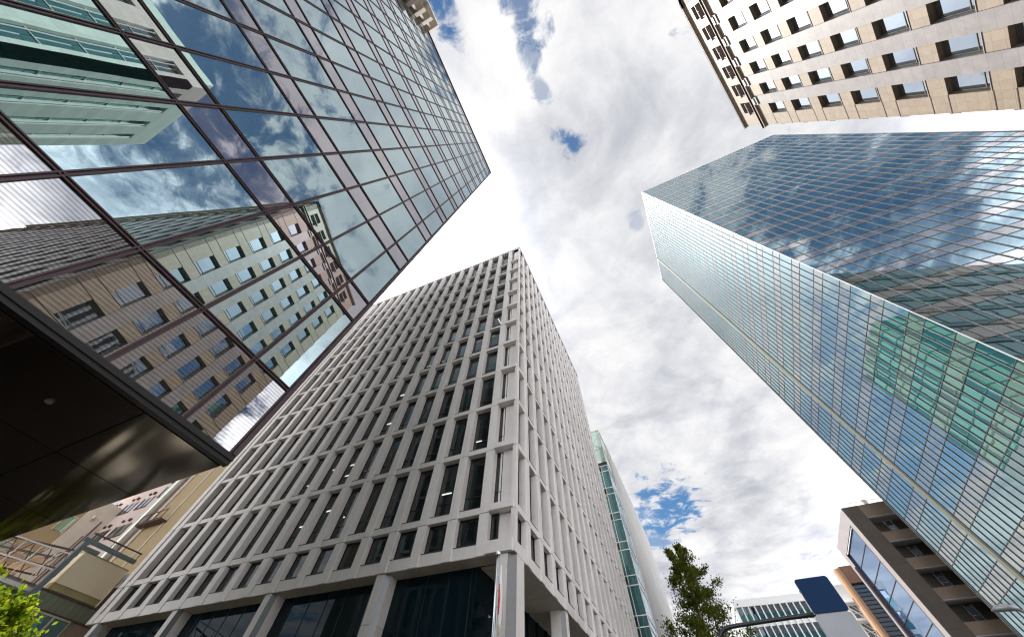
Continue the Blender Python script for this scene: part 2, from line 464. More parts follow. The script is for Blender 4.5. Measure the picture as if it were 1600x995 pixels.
for z0, z1, kd in rows[1:]:
    mb = MB()
    for o in (-.03, .03): mb.box(F, S0, S1, -.05, .033, z0 + o - .013, z0 + o + .013)
    mb.box(F, S0, S1, -.05, .009, z0 - .016, z0 + .016)
    Mt.append(mb)
many('transom', Mt, 'frame_brown', T)
part('base_frame', MB().box(F, S0, S1 + .06, -.07, .05, ZB - .05, ZB + .12).box(F, S0, S1 + .06, .051, .075, ZB + .02, ZB + .05), 'frame_black', T)
part('corner_frame', MB().box(F, S1 - .03, S1 + .06, -.3, .07, ZB + .12, ZT).box(F, S1 + .061, S1 + .066, -.28, .055, ZB + .2, ZT), 'frame_brown', T)
part('roof_coping', MB().box(F, S0, S1 + .07, -.5, .08, ZT + .001, ZT + .16), 'frame_brown', T)
F2 = Fr((-D, S1), (-1, 0), -1)
F2.n = Vector((0, 1, 0))
sidep = MB()
part('rear_wall', MB().box(WF, -31, -D - .31, S0, S1 - .04, ZB + .05, ZT + .02), 'frame_brown', T)
fl = [(ZB + .12 + 4.17 * k, ZB + 1.2 + 4.17 * k, min(ZB + .12 + 4.17 * (k + 1), ZT)) for k in range(13)]
xs, V2, S2 = curtain(F2, .3, 24.5, fl, 1.25, T, 'v', 's', .003)
part('side_glazing', (lambda m: [m.add(q) for q in V2 + S2] and m)(MB()), 'vision_glass', T, kind='stuff')
# soffit of polished dark panels with open joints
xj = [-6.5 - .075, -8.9, -11.35, -13.8, -16.3, -18.8, -21.3, -31]
yj = [S1 + .02, .93, -2.2, -6, -11, S0]
Sf = []
for x1, x0 in zip(xj, xj[1:]):
    for y1, y0 in zip(yj, yj[1:]):
        Sf.append(MB().box(WF, x0 + .012, x1 - .012, y0 + .012, y1 - .012, ZB - .06, ZB - .03))
many('soffit_panel', Sf, 'soffit_panel', T)
many('downlight', [MB().tube([(x, y, ZB - .085 + EYE), (x, y, ZB - .061 + EYE)], .045, 12) for x in (-7.7, -10.1, -12.5) for y in (.2, -.9, -3.5)], 'lamp_grey', T)
part('soffit_backing', MB().box(WF, -31, -6.62, S0, S1, ZB - .025, ZB + .04), 'frame_black', T)
part('ground_floor_wall', MB().box(WF, -31, -13.4, S0, 1.99, -EYE + .12, ZB - .07).box(WF, -13.39, -8.2, S0, -1.8, -EYE + .12, ZB - .07), 'frame_black', T)
cl = []
for yy in (-1.0, -7, -13):
    m = MB(); m.tube([(-7.6, yy, .1), (-7.6, yy, ZB - .07 + EYE)], .32, 20); cl.append(m)
many('column', cl, 'frame_black', T)

# ------------------------------------------------------------------ 2. precast concrete office building in the middle
T = thing('precast_office', -6.93, 15.1, 'pale precast concrete office building with deep window grid in the centre', 'building')
FL = Fr((-6.93, 15.1), (-math.cos(A2), -math.sin(A2)), 1)
if FL.n.y > 0: FL.n = -FL.n
FRt = Fr((-6.93, 15.1), (0, 1), 1)
if FRt.n.x < 0: FRt.n = -FRt.n
WL, WR = 31.45, 31.9
J = [9.3 + 3.9 * k for k in range(11)] + [48.4]
J = [9.3] + [13.17 + 3.885 * k for k in range(10)]      # joints between storey panels
ZS, ZR = 7.3, 54.3
glassz = .50
wins = []; frames = []; ledges = []; sills = []; piers = []; cap = []
tubes = []; blinds = []
def facade(F, Wd, first, corner):
    cs = [1.8 + 1.9 * k for k in range(40) if 1.8 + 1.9 * k < Wd - .5]
    ends = cs + [Wd - .3]
    zb = [ZS] + J + [ZR - .45]
    for c in ends:
        for z0, z1 in zip(zb, zb[1:]):
            pass
        mb = MB()
        for z0, z1 in zip(zb, zb[1:]):
            mb.prism(F, [(c - .265, 0), (c + .265, 0), (c + .285, -.02), (c + .325, -.72), (c - .325, -.72), (c - .285, -.02)], z0 + .019, z1 - .019)
        piers.append((mb, MB().prism(F, [(c - .22, -.045), (c + .22, -.045), (c + .29, -.7), (c - .29, -.7)], ZS + .05, ZR - .5)))
    # bays
    edges = [None] + ends
    for i, c in enumerate(ends):
        a0 = (ends[i - 1] + .275) if i else corner
        a1 = c - .275
        lev = [(7.3, 7.86, 7.98)] + [(j + .01, j + .37, j + .46) for j in J]
        for k, (zb0, zf, zt) in enumerate(lev):
            mb = MB()
            if i == 0:
                mb.sprism(F, .13 if F is FL else .34, a1 - .015, [(.10 if F is FL else -.045, zb0 + .02), (.10 if F is FL else -.045, zf), (-.30, zf + .03), (-.72, zt), (-.72, zb0 + .02)])
            else:
                mb.sprism(F, a0 + .015, a1 - .015, [(-.075, zb0 + .02), (-.075, zf), (-.66, zt), (-.72, zt), (-.72, zb0 + .02)])
            ledges.append(mb)
            if i: sills.append(MB().box(F, a0 + .03, a1 - .03, -.12, -.06, zf + .002, zf + .034))
            top = (lev[k + 1][0] if k + 1 < len(lev) else ZR - .62)
            dd = -.36 if k == 0 else -glassz
            if i == 0 and F is FL:
                w0, w1 = 1.06, a1
            elif i == 0: w0, w1 = .97, a1
            else: w0, w1 = a0 + .0, a1 - .0
            ex = .05
            w0s, w1s = (w0 + ex * .3, w1 - ex * .3)
            fr = MB()
            t = .05
            fr.box(F, w0s, w1s, dd - .02, dd + .04, zt + .04, zt + .04 + t).box(F, w0s, w1s, dd - .02, dd + .04, top - t, top)
            fr.box(F, w0s, w0s + t, dd - .02, dd + .04, zt + .04 + t, top - t).box(F, w1s - t, w1s, dd - .02, dd + .04, zt + .04 + t, top - t)
            if k: fr.box(F, w0s + t, w1s - t, dd - .02, dd + .035, zt + .82, zt + .86)
            gp = MB().pane(F, w0s + t, w1s - t, dd, zt + .04 + t, top - t, .001)
            wins.append((gp, fr))
            if k and rnd.random() < (.34 if F is FL else .10):
                sx = (w0s + w1s) / 2 + rnd.uniform(-.1, .1)
                zz = top - .12
                q = MB()
                for dz in (0, 1.1): q.box(F, sx - .45, sx + .45, dd - 1.5 - dz, dd - 1.42 - dz, zz - .05, zz)
                tubes.append(q)
            elif k and rnd.random() < .45:
                blinds.append(MB().box(F, w0s + .1, w1s - .1, dd - .12, dd - .10, top - rnd.choice((.6, 1.0, 1.5)), top - .06))
facade(FL, WL, 1.8, .26); facade(FRt, WR, 1.8, .0)
many('pier', piers, 'precast', T, ('joint_backing', 'joint_dark')); 
many('ledge', ledges, 'precast', T); many('sill_lip', sills, 'joint_dark', T)
many('window_pane', wins, 'window_glass', T, ('window_frame', 'window_frame_dark'))
many('ceiling_light', tubes, 'light_tube', T); many('blind', blinds, 'blind', T)
# the corner: a flush strip and a broad recessed panel
mb = MB(); zb = [ZS] + J + [ZR - .45]
for z0, z1 in zip(zb, zb[1:]):
    mb.prism(WF, [(-6.93, 15.1), (-6.93, 15.42), (-7.17, 15.42), (-7.17, 15.1)], z0 + .014, z1 - .014)
    mb.box(WF, -8.2, -7.38, 15.53, 16.05, z0 + .014, z1 - .014)
part('corner_strip', mb, 'precast', T)
mb = MB()
for z0, z1 in zip(zb, zb[1:]): mb.box(FL, .245, 1.04, -.95, -.40, z0 + .012, z1 - .012)
part('corner_panel', mb, 'precast', T)
mb = MB()
for F, Wd in ((FL, WL), (FRt, WR)):
    mb.box(F, 0 if F is FL else .02, Wd, -1.2, .02, ZR - .44, ZR - .12)
part('roof_beam', mb, 'precast', T)
mb = MB().box(FL, -.05, WL + .05, -1.3, .06, ZR - .119, ZR).box(FRt, 1.25, WR + .05, -1.3, .06, ZR - .119, ZR)
part('roof_coping', mb, 'frame_brown', T)
# floors, core and end walls seen through the glass
mb = MB()
for j in [7.9] + [j + .0 for j in J] + [ZR - .9]:
    mb.prism(WF, [(-7.8, 16.1), (-7.8, 46.2), (-37.6, 45.2), (-37.6, 15.0)], j - .12, j + .22)
part('floor_slab', mb, 'interior_ceiling', T)
part('core_wall', MB().box(WF, -30, -14, 23, 40, 7.6, ZR - 1), 'interior_wall', T)
part('end_wall', MB().box(WF, -38.32, -37.7, 14.4, 46.9, ZS + .3, ZR - .46).box(WF, -37.69, -7.3, 46.3, 46.9, ZS + .3, ZR - .46), 'precast', T)
# soffit and colonnade
Sf = []
for k in range(17):
    a0 = .02 + 1.9 * k - (.4 if k else 0); a1 = .02 + 1.9 * (k + 1) - .4
    Sf.append(MB().box(FL, a0 + .02 + (0 if k else .0), min(a1, WL), -.95, -.05, ZS - .0, ZS + .03))
for k in range(17):
    a0 = 1.0 if k == 0 else 1.9 * k - .4
    Sf.append(MB().box(FRt, a0 + .02, min(1.9 * (k + 1) - .4, WR), -2.3, -.05, ZS, ZS + .03))
many('soffit_panel', Sf, 'precast_soffit', T)
part('soffit_backing', MB().box(FL, .9, WL, -1.3, -.1, ZS + .04, ZS + .09).box(FRt, .9, WR, -2.4, -.1, ZS + .1, ZS + .13), 'joint_dark', T)
O = (-6.93, 15.1)
def fp(F, s, d): q = F.O + F.u * s + F.n * d; return (q.x, q.y)
c1 = fp(FL, 2.35, -.95); c2 = fp(FRt, 2.2, -2.3); c3 = fp(FRt, WR, -2.3); c0 = fp(FL, WL, -.95)
mb = MB().prism(WF, [c1, c2, c3, (c0[0], c3[1]), c0], -EYE + .12, ZS - .01)
part('lobby_glazing', mb, 'lobby_glass', T)
lm = []; teal = []
for k in range(24):
    s = 2.6 + k * 1.25
    if s < WL - .3: lm.append(MB().box(FL, s, s + .05, -.945, -.93, -EYE + .12, ZS - .02))
    if s < WL - 1.6: teal.append(MB().pane(FL, s + .1, s + 1.18, -.94, 4.35, 4.72))
for k in range(20):
    s = 2.6 + k * 1.45
    lm.append(MB().box(FRt, s, s + .07, -2.295, -2.2, -EYE + .12, ZS - .02))
many('lobby_mullion', lm, 'frame_black', T); many('fanlight', teal, 'teal_glass', T)
colm = []
def column(F, s, corner=False):
    w = .46; c = .24
    st = MB(); dk = MB()
    for z0, z1 in ((-EYE + .12, 1.3), (1.32, 5.35), (5.37, ZS - .01)):
        st.prism(F, [(s - w + c, -.10), (s + w - c, -.10), (s + w, -.10 - c), (s + w, -.92), (s - w, -.92), (s - w, -.10 - c)], z0, z1)
    o = part('column', st, 'precast', T)
    for sg in (-1, 1):
        a = (s + sg * (w - c + .02), -.095); b = (s + sg * (w + .003), -.10 - c + .02)
        e = (s + sg * (w - .05), -.10 - c + .0); g = (s + sg * (w - c), -.13)
        dk.prism(F, [a, b, e, g], -EYE + .13, ZS - .02)
    part('steel_strip', dk, 'brushed_steel', o)
for s in (7.5, 15.1, 22.7, 30.3): column(FL, s)
for s in (7.5, 15.1, 22.7, 30.3): column(FRt, s)
st = MB(); dk = MB()
for z0, z1 in ((-EYE + .12, 4.3), (4.32, ZS - .01)):
    st.prism(WF, [(-7.32, 15.16), (-6.98, 15.5), (-6.98, 16.35), (-8.0, 16.35), (-8.0, 15.4), (-7.76, 15.16)], z0, z1)
o = part('column', st, 'precast', T)
part('steel_strip', MB().prism(WF, [(-7.30, 15.165), (-6.985, 15.48), (-6.973, 15.468), (-7.288, 15.153)], -EYE + .13, ZS - .02)
     .prism(WF, [(-7.775, 15.165), (-7.985, 15.39), (-8.01, 15.38), (-7.79, 15.15)], -EYE + .13, ZS - .02), 'brushed_steel', o)

# ------------------------------------------------------------------ 3. tall glass tower on the right
T = thing('glass_tower', 29.7, 30.0, 'tall blue green glass tower with fine vertical fins on the right', 'building')
ZT = 110.0
FA = Fr((29.7, 30.0), (1, 0), 1);  FA.n = Vector((0, -1, 0))
FB = Fr((29.7, 30.0), (0, 1), 1);  FB.n = Vector((-1, 0, 0))
p = 3.98
fls = []
z = .699 * 30 - 6 * p
while z < ZT - 1:
    # vision (z .. z+2.52) then spandrel (z+2.52 .. z+3.98)
    z0 = z + 1.5 - p
    fls.append((z, z + 1.47, min(z + p, ZT)))
    z += p
SA = [(a - .0 + (.783 - .699) * 30, b, c) for a, b, c in fls]
def tower(F, S0, S1, pitch, jit, vis, spa):
    V = []; Sp = []; xs = [S0]
    x = S0 + pitch
    while x < S1 - .05: xs.append(x); x += pitch
    xs.append(S1)
    z = .699 * 30 - 6 * p
    tr = []
    while z < ZT:
        za, zb_ = z, z + 2.5; zc_ = z + p
        for a, b in zip(xs, xs[1:]):
            if min(zb_, ZT) > za: V.append(MB().pane(F, a, b, 0, za, min(zb_, ZT), jit))
            if min(zc_, ZT) > zb_: Sp.append(MB().pane(F, a, b, 0, zb_, min(zc_, ZT), jit))
        for q in (za, zb_):
            if q < ZT: tr.append(MB().box(F, S0, S1, -.03, .03, q - .035, q + .035))
        z += p
    return xs, V, Sp, tr
xsA, VA, SA_, trA = tower(FA, 0, 39.0, 1.62, .003, 'v', 's')
xsB, VB, SB_, trB = tower(FB, 0, 24.0, 1.04, .0035, 'v', 's')
xsC, VC, SC_, trC = tower(FB, 24.7, 33.4, 1.04, .0035, 'v', 's')
many('vision_pane', VB + VC, 'tower_vision_side', T); many('spandrel_pane', SB_ + SC_, 'tower_spandrel_side', T)
many('front_vision_pane', VA, 'tower_vision', T); many('front_spandrel_pane', SA_, 'tower_spandrel', T)
z0 = -EYE + .12
many('fin', [MB().box(FB, x - .024, x + .024, .005, .075, z0, ZT + .1) for x in xsB[1:] + xsC], 'aluminium_dark', T)
many('fin_edge', [MB().box(FB, x - .018, x + .018, .076, .09, z0, ZT + .1) for x in xsB[1:] + xsC], 'fin_grey', T)
many('front_fin', [MB().box(FA, x - .018, x + .018, .005, .10, z0, ZT + .1) for x in xsA[1:]], 'aluminium', T)
many('transom', trB + trC, 'aluminium_dark', T); many('front_transom', trA, 'aluminium_dark', T)
part('corner_post', MB().box(WF, 29.63, 29.71, 29.92, 30.0, z0, ZT + .15), 'aluminium', T)
part('louvre_slot', MB().box(FB, 24.02, 24.68, -.9, .16, z0, ZT), 'sill_green', T)
part('body', MB().box(WF, 30.75, 68.6, 31.0, 63.3, z0, ZT - .1), 'aluminium_dark', T)
part('roof_coping', MB().box(FA, 0, 39, -.4, .05, ZT + .001, ZT + .2).box(FB, .41, 33.4, -.4, .05, ZT + .001, ZT + .2), 'aluminium', T)

# ------------------------------------------------------------------ 4. stone clad building, top right, rotated to the street
T = thing('stone_building', 36.6, 14.4, 'tan and grey granite building with square recessed windows and dark cornices, top right', 'building')
CX, CY = 36.645, 14.37
uu = Vector((-.33673, -.9416, 0))
FS = Fr((CX, CY), (uu.x, uu.y)); 
if FS.n.x > 0: FS.n = -FS.n                       # the street face looks to -x
S_END = 22.3
e = FS.O + FS.u * S_END
FE = Fr((e.x, e.y), (-FS.n.x, -FS.n.y))
if FE.n.dot(FS.u) < 0: FE.n = -FE.n
FN = Fr((CX, CY), (-FS.n.x, -FS.n.y))
if FN.n.dot(FS.u) > 0: FN.n = -FN.n
TZ = 60.2; RZ = 65.7
wz = [32.1 + 4.5 * k for k in range(-7, 6)]
wn = []; pr = []; pn = []; sl_ = []; topw = []; bars = []; rv = []; grooves = []
def stoneface(F, S, front=True):
    bays = []
    s = 1.9
    while s + 1.75 < S - 1.4: bays.append((s, s + 1.75)); s += 3.28
    # end strips and piers
    pn.append(MB().box(F, .0, 1.9, -.6, 0, -1.4, TZ))
    last = bays[-1][1]
    pn.append(MB().box(F, last, S, -.6, 0, -1.4, TZ))
    for (a, b), (c, d) in zip(bays, bays[1:]):
        pr.append(MB().box(F, b, c, -.6, .07, -1.4, TZ - .9))
        sl_.append(MB().box(F, b + .1, c - .1, -.3, .22, TZ - .88, TZ - .45).box(F, b + .25, c - .25, -.3, .34, TZ - .44, TZ))
    for (a, b) in bays:
        zz = -1.4
        for z in wz:
            pn.append(MB().box(F, a, b, -.6, 0, zz, z))
            o = (MB().pane(F, a + .06, b - .06, -.42, z + .3, z + 2.98, .016),
                 MB().box(F, a + .0, b, -.48, -.36, z + .16, z + .30).box(F, a, b, -.46, -.37, z + 2.98, z + 3.05).box(F, a, a + .05, -.46, -.37, z + .3, z + 2.98)
                 .box(F, b - .05, b, -.46, -.37, z + .3, z + 2.98).box(F, a + .06, b - .06, -.42, -.38, z + .72, z + .77))
            wn.append(o)
            rv.append(MB().sprism(F, a, b, [(-.6, z + .002), (.04, z + .002), (.04, z + .05), (-.6, z + .15)]))
            zz = z + 3.05
        pn.append(MB().box(F, a, b, -.6, 0, zz, TZ))
    for z in wz:
        for q in (z - .04, z + 3.07):
            g = MB(); grooves.append(g); g.box(F, -.012, 1.9, -.012, .02, q - .03, q + .03).box(F, last, S + .012, -.012, .02, q - .03, q + .03)
    # cornice, attic storey, roof cornice
    co = MB()
    co.box(F, -.30, S + .30, -.5, .30, TZ + .001, TZ + .16).box(F, -.20, S + .20, -.5, .16, TZ + .17, TZ + .42).box(F, -.42, S + .42, -.5, .42, TZ + .43, TZ + .58)
    part('cornice', co, 'joint_maroon' if False else 'tan_plain', T)
    ln = MB()
    for q, d in ((TZ + .161, .29), (TZ + .421, .40), (TZ + .581, .36)): ln.box(F, -d, S + d, -.45, d + .03, q + .001, q + .045)
    part('cornice_dark_line', ln, 'joint_maroon', T)  # thin maroon strips along the cornice mouldings
    att = [(s0 - .95, s0 + .95) for s0 in [3.3 + 3.28 * k for k in range(40)] if s0 < S - 1.5]
    zz0, zz1 = TZ + .63, RZ - .5
    cur = .0
    for (a, b) in att:
        pn.append(MB().box(F, cur, a, -.9, 0, zz0, zz1)); cur = b
        pn.append(MB().box(F, a, b, -.9, 0, zz0, zz0 + .35)); pn.append(MB().box(F, a, b, -.9, 0, zz1 - 1.1, zz1))
        topw.append(MB().pane(F, a, b, -.85, zz0 + .36, zz1 - 1.11, .002))
        bars.append(MB().box(F, a - .25, b + .0, -.5, .30, zz0 + 1.55, zz0 + 1.66).box(F, (a + b) / 2 - .05, (a + b) / 2 + .05, -.8, .25, zz0 + 1.40, zz0 + 1.54).box(F, a - .06, a + .04, -.5, .1, zz0 + .36, zz1 - 1.11))
    pn.append(MB().box(F, cur, S, -.9, 0, zz0, zz1))
    rc = MB().box(F, -.05, S + .05, -.9, .06, zz1 + .001, zz1 + .2).box(F, -.35, S + .35, -.9, .35, zz1 + .21, zz1 + .36).box(F, -.28, S + .28, -.9, .28, zz1 + .37, RZ)
    part('roof_cornice', rc, 'tan_plain', T)
    part('cornice_dark_line', MB().box(F, -.37, S + .37, -.8, .37, zz1 + .361, zz1 + .40).box(F, -.30, S + .30, -.8, .30, RZ + .001, RZ + .05), 'joint_maroon', T)
stoneface(FS, S_END)
stoneface(FE, 64)
many('stone_groove', grooves, 'joint_maroon', T)
many('stone_panel', pn, 'tan_granite', T); many('granite_pier', pr, 'grey_granite', T); many('bracket', sl_, 'lilac_stone', T)
many('window_pane', wn, 'tan_window', T, ('window_frame', 'sill_green')); many('window_sill', rv, 'lilac_stone', T)
many('attic_window', topw, 'small_window', T); many('awning_bar', bars, 'lilac_stone', T)
mb = MB(); q = [FS.O - FS.n * .92 + FS.u * .95, FS.O + FS.u * (S_END - .95) - FS.n * .92, FS.O + FS.u * (S_END - .95) - FS.n * 63, FS.O + FS.u * .0 - FS.n * 63, ]
mb.prism(WF, [(v.x, v.y) for v in q], -1.4, RZ - .6)
part('body', mb, 'tan_plain', T)
part('north_wall', MB().box(FN, .05, 63, -.6, -.06, -1.4, RZ - .62), 'frame_black', T)
ng = []; nb_ = []
for k in range(15):
    z1 = RZ - 1.0 - 4.33 * k
    for q in range(20):
        ng.append(MB().pane(FN, .3 + 3.1 * q, 3.0 + 3.1 * q, 0, z1 - 2.9, z1, .01))
    nb_.append(MB().box(FN, .05, 63, -.05, .12, z1 - 4.1, z1 - 3.3))
many('north_pane', ng, 'deep_green_glass', T); many('north_band', nb_, 'dark_band', T)
q = [FS.O - FS.n * 6 + FS.u * 6, FS.O + FS.u * (S_END - 3) - FS.n * 6, FS.O + FS.u * (S_END - 3) - FS.n * 50, FS.O + FS.u * 6 - FS.n * 50]
part('penthouse', MB().prism(WF, [(v.x, v.y) for v in q], RZ - .5, RZ + 6), 'tan_plain', T)

# ------------------------------------------------------------------ 5. concrete walled building behind the middle one
T = thing('concrete_building', -5.87, 50, 'tall grey concrete wall building with a narrow teal glass strip behind the precast office', 'building')
FC = Fr((-5.87, 50), (-1, 0)); FC.n = Vector((0, -1, 0))
FD = Fr((-5.87, 50), (0, 1)); FD.n = Vector((1, 0, 0))
g = []; g2 = []; fr = []
tops = [34.2 - 3.86 * k for k in range(10)]
for k, z in enumerate(tops):
    # spandrel pane then tall pane
    h = 1.0
    g.append(MB().pane(FC, .04, 1.15, 0, z - 1.0, z, .003)); g.append(MB().pane(FC, .04, 1.15, 0, z - 3.86, z - 1.0, .003)); g.append(MB().pane(FC, 1.2, 2.4, 0, z - 3.86, z - 1.0, .003))
    g2.append(MB().pane(FD, .04, 4.8, 0, z - 1.0, z, .003)); g2.append(MB().pane(FD, .04, 2.4, 0, z - 3.86, z - 1.0, .003)); g2.append(MB().pane(FD, 2.4, 4.8, 0, z - 3.86, z - 1.0, .003))
    for q in (z, z - 1.0):
        fr.append(MB().box(FC, 0, 2.5, -.02, .05, q - .05, q + .05).box(FD, 0, 4.9, -.02, .05, q - .05, q + .05))
many('glass_pane', g, 'teal_glass', T); many('side_glass_pane', g2, 'light_blue_glass', T); many('transom', fr, 'aluminium', T)
part('mullion', MB().box(FC, -.04, .03, -.05, .06, -1.4, 34.3).box(FC, 1.14, 1.21, -.02, .05, -1.4, 34.3).box(FD, 4.78, 4.9, -.1, .07, -1.4, 34.3), 'aluminium', T)
part('side_wall', MB().box(FD, 4.91, 42, -1.5, .06, -1.4, 41.8), 'concrete_wall', T)
part('front_wall', MB().box(FC, 2.5, 34, -1.5, 0, -1.4, 34.2).box(FC, .2, 34, -41, -5, 0, 34), 'concrete_wall', T)
part('roof_slab', MB().box(WF, -30, -5.9, 50.05, 55, 34.31, 34.9), 'frame_black', T)
fr = MB(); gl = MB()
for x in (-5.95, -9.5, -13):
    for y in (50.1, 54.8): fr.box(WF, x - .08, x + .08, y - .08, y + .08, 34.9, 41.6)
for z in (37.5, 41.5):
    fr.box(WF, -13.1, -5.87, 50.02, 50.18, z, z + .15); fr.box(WF, -6.03, -5.87, 50.2, 54.9, z, z + .15)
fr.tube([(-6, 50.2, 37 + EYE), (-9, 50.2, 41 + EYE)], .07, 6).tube([(-9, 50.2, 37 + EYE), (-6, 50.2, 41 + EYE)], .07, 6)
part('rooftop_frame', fr, 'cream_frame', T)
part('rooftop_glass', gl.pane(FC, .12, 7, 0, 35, 41.4).pane(FD, .12, 4.85, -.05, 35, 41.4), 'rooftop_glass', T)

# ------------------------------------------------------------------ 6. dark brown building with recessed balconies, lower right
T = thing('brown_building', 26.8, 70, 'dark brown tiled building with recessed balconies and a ribbon of glazing, lower right', 'building')
FF = Fr((26.8, 70), (1, 0)); FF.n = Vector((0, -1, 0))
FG = Fr((26.8, 70), (0, 1)); FG.n = Vector((-1, 0, 0))
part('tiled_wall', MB().box(FF, 0, 2.25, -1.9, 0, -1.4, 30.6).box(FF, 6.9, 30, -1.9, 0, -1.4, 30.6), 'brown_tile', T)
bal = []; inn = []; dr = []; rl = []
for k in range(9):
    zt = 30.6 - 3.4 * k
    bal.append(MB().box(FF, 2.26, 6.89, -1.9, -.04, zt - 1.8, zt - (0 if k == 0 else .6) if k else zt))
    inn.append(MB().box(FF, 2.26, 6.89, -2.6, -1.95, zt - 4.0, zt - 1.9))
    dr.append((MB().pane(FF, 4.5, 5.3, -1.9, zt - 3.9, zt - 2.1), MB().box(FF, 4.42, 4.49, -1.94, -1.86, zt - 3.95, zt - 2.0).box(FF, 5.31, 5.38, -1.94, -1.86, zt - 3.95, zt - 2.0).box(FF, 4.42, 5.38, -1.94, -1.87, zt - 3.1, zt - 3.04)))
    rl.append(MB().tube([FF.p(2.3, -.1, zt - 3.9 + 1.0), FF.p(6.85, -.1, zt - 3.9 + 1.0)], .025, 6))
for m in bal[1:]: pass
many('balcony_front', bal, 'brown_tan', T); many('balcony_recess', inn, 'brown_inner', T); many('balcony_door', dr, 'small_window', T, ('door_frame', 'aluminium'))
many('balcony_slab', [MB().box(FF, 2.27, 6.88, -1.9, -.05, 30.6 - 3.4 * k - 1.9, 30.6 - 3.4 * k - 1.81) for k in range(9)], 'pale_grey_wall', T)
part('side_wall', MB().box(FG, .03, 1.5, -.1, .03, -1.4, 30.55).box(FG, 11.9, 13.6, -.1, .03, -1.4, 30.55).box(FG, 1.5, 11.9, -.1, .03, 28.75, 30.55), 'grey_frame', T)
gp = []; gm = MB()
for k in range(12):
    z1 = 28.7 - 2.3 * k; z0 = z1 - 2.3
    for a, b in ((1.6, 6.7), (6.7, 11.8)):
        gp.append(MB().pane(FG, a, b, -.25, z0, z1, .004))
    gm.box(FG, 1.5, 11.9, -.27, -.20, z1 - .05, z1 + .03)
gm.box(FG, 1.5, 1.62, -.3, .04, -1.4, 28.7).box(FG, 11.78, 11.92, -.3, .04, -1.4, 28.7).box(FG, 11.95, 12.6, -.1, .12, -1.4, 27)
many('glass_pane', gp, 'blue_glass', T); part('glazing_frame', gm, 'frame_brown', T)
part('body', MB().box(WF, 29, 55, 73, 83.5, -1.4, 30.5), 'brown_inner', T)
rl_ = MB().tube([(28.5, 70.5, 31.3 + EYE), (34, 70.5, 31.3 + EYE)], .04, 6)
for x in (28.5, 30.3, 32.1, 34): rl_.tube([(x, 70.5, 30.5 + EYE), (x, 70.5, 31.3 + EYE)], .03, 6)
rl_.box(WF, 30.6, 31.2, 71, 71.6, 30.6, 31.7)
part('roof_railing', rl_, 'steel_white', T)
T = thing('street_lamp', 10.4, 21, 'grey street lamp head on a thin arm in front of the glass tower, bottom right', 'street lamp')
part('lamp_head', MB().tube([(9.3, 20, 4.88 + EYE), (9.5, 20, 4.93 + EYE), (9.8, 20, 4.93 + EYE), (10.05, 20, 4.86 + EYE)], [.02, .09, .10, .05], 10), 'lamp_grey', T, True)
part('lamp_arm', MB().tube([(10.0, 20, 4.86 + EYE), (10.6, 20.5, 4.6 + EYE), (11.4, 21, 4.3 + EYE), (11.9, 21.3, 3.6 + EYE)], .05, 8), 'lamp_grey', T, True)
part('lamp_post', MB().tube([(11.9, 21.3, 3.6 + EYE), (11.9, 21.3, 0)], [.06, .09], 10), 'lamp_grey', T, True)
T.location = Vector((11.9, 21.3, 0))
for c in T.children: c.location = Vector((10.4, 21, 0)) - T.location

# ------------------------------------------------------------------ 7. orange building and others beyond
T = thing('orange_building', 27.4, 95, 'orange rendered building with rounded edge and louvred blue windows behind the brown one', 'building')
mb = MB().prism(WF, [(27.35, 95.9), (27.45, 95.35), (27.8, 95.05), (28.3, 95), (28.3, 96.5), (27.35, 96.5)], -1.4, 31.5)
part('rounded_edge', mb, 'orange_render', T)
part('front_wall', MB().box(WF, 28.31, 38, 95.1, 96, 29.0, 31.7).box(WF, 28.31, 38, 96.01, 100, -1.4, 31.6), 'rust_render', T)
gp = []; lv = []
for k in range(10):
    z1 = 28.9 - 2.9 * k
    gp.append(MB().pane(Fr((28.3, 95.6), (1, 0)), .05, 2.2, 0, z1 - 2.9, z1, .004)); gp.append(MB().pane(Fr((28.3, 95.6), (1, 0)), 2.25, 8, 0, z1 - 2.9, z1, .004))
many('glass_pane', gp, 'blue_glass', T)
lv = MB()
for k in range(48): lv.box(WF, 28.35, 36, 95.4, 95.5, 28.8 - .6 * k, 28.86 - .6 * k)
part('louvre', lv, 'steel_rust', T, kind='stuff')
many('edge_slot', [MB().box(WF, 27.30, 27.36, 95.95, 96.2, z - 1.4, z) for z in (27.2, 22.6, 18)], 'joint_dark', T)
T = thing('white_stair_building', 29.5, 110, 'small white building with a zigzag outside stair beside the orange building', 'building')
part('wall', MB().box(WF, 29.2, 33.5, 110, 118, -1.4, 33.6), 'white_wall', T)
st = MB(); 
for k in range(9):
    z = 30.2 - 2.9 * k
    st.box(WF, 28.1, 31.3, 108.6, 109.98, z - .12, z)
    st.tube([(28.3, 108.8, z + EYE), (31.0, 108.8, z - 2.9 + EYE)], .10, 6).tube([(28.3, 108.8, z + 1 + EYE), (31.0, 108.8, z - 1.9 + EYE)], .05, 6)
    for x in (28.2, 29.2, 30.2, 31.2): st.tube([(x, 108.65, z + EYE), (x, 108.65, z + 1.05 + EYE)], .035, 5)
    st.tube([(28.1, 108.65, z + 1.05 + EYE), (31.3, 108.65, z + 1.05 + EYE)], .04, 5)
part('outside_stair', st, 'steel_white', T)
dk = [MB().box(WF, 29.6, 31.0, 109.95, 109.99, 27.9 - 2.9 * k, 29.9 - 2.9 * k) for k in range(8)]
many('doorway', dk, 'brown_inner', T)
T = thing('white_office', 8.9, 130, 'distant white office building with closely spaced vertical ribs behind the blue sign', 'building')
FW = Fr((8.9, 130), (1, .07)); FW.n = Vector((0.07, -1, 0)).normalized()
part('parapet', MB().box(FW, -.1, 26, -14, .35, 37.7, 39.3), 'white_wall', T)
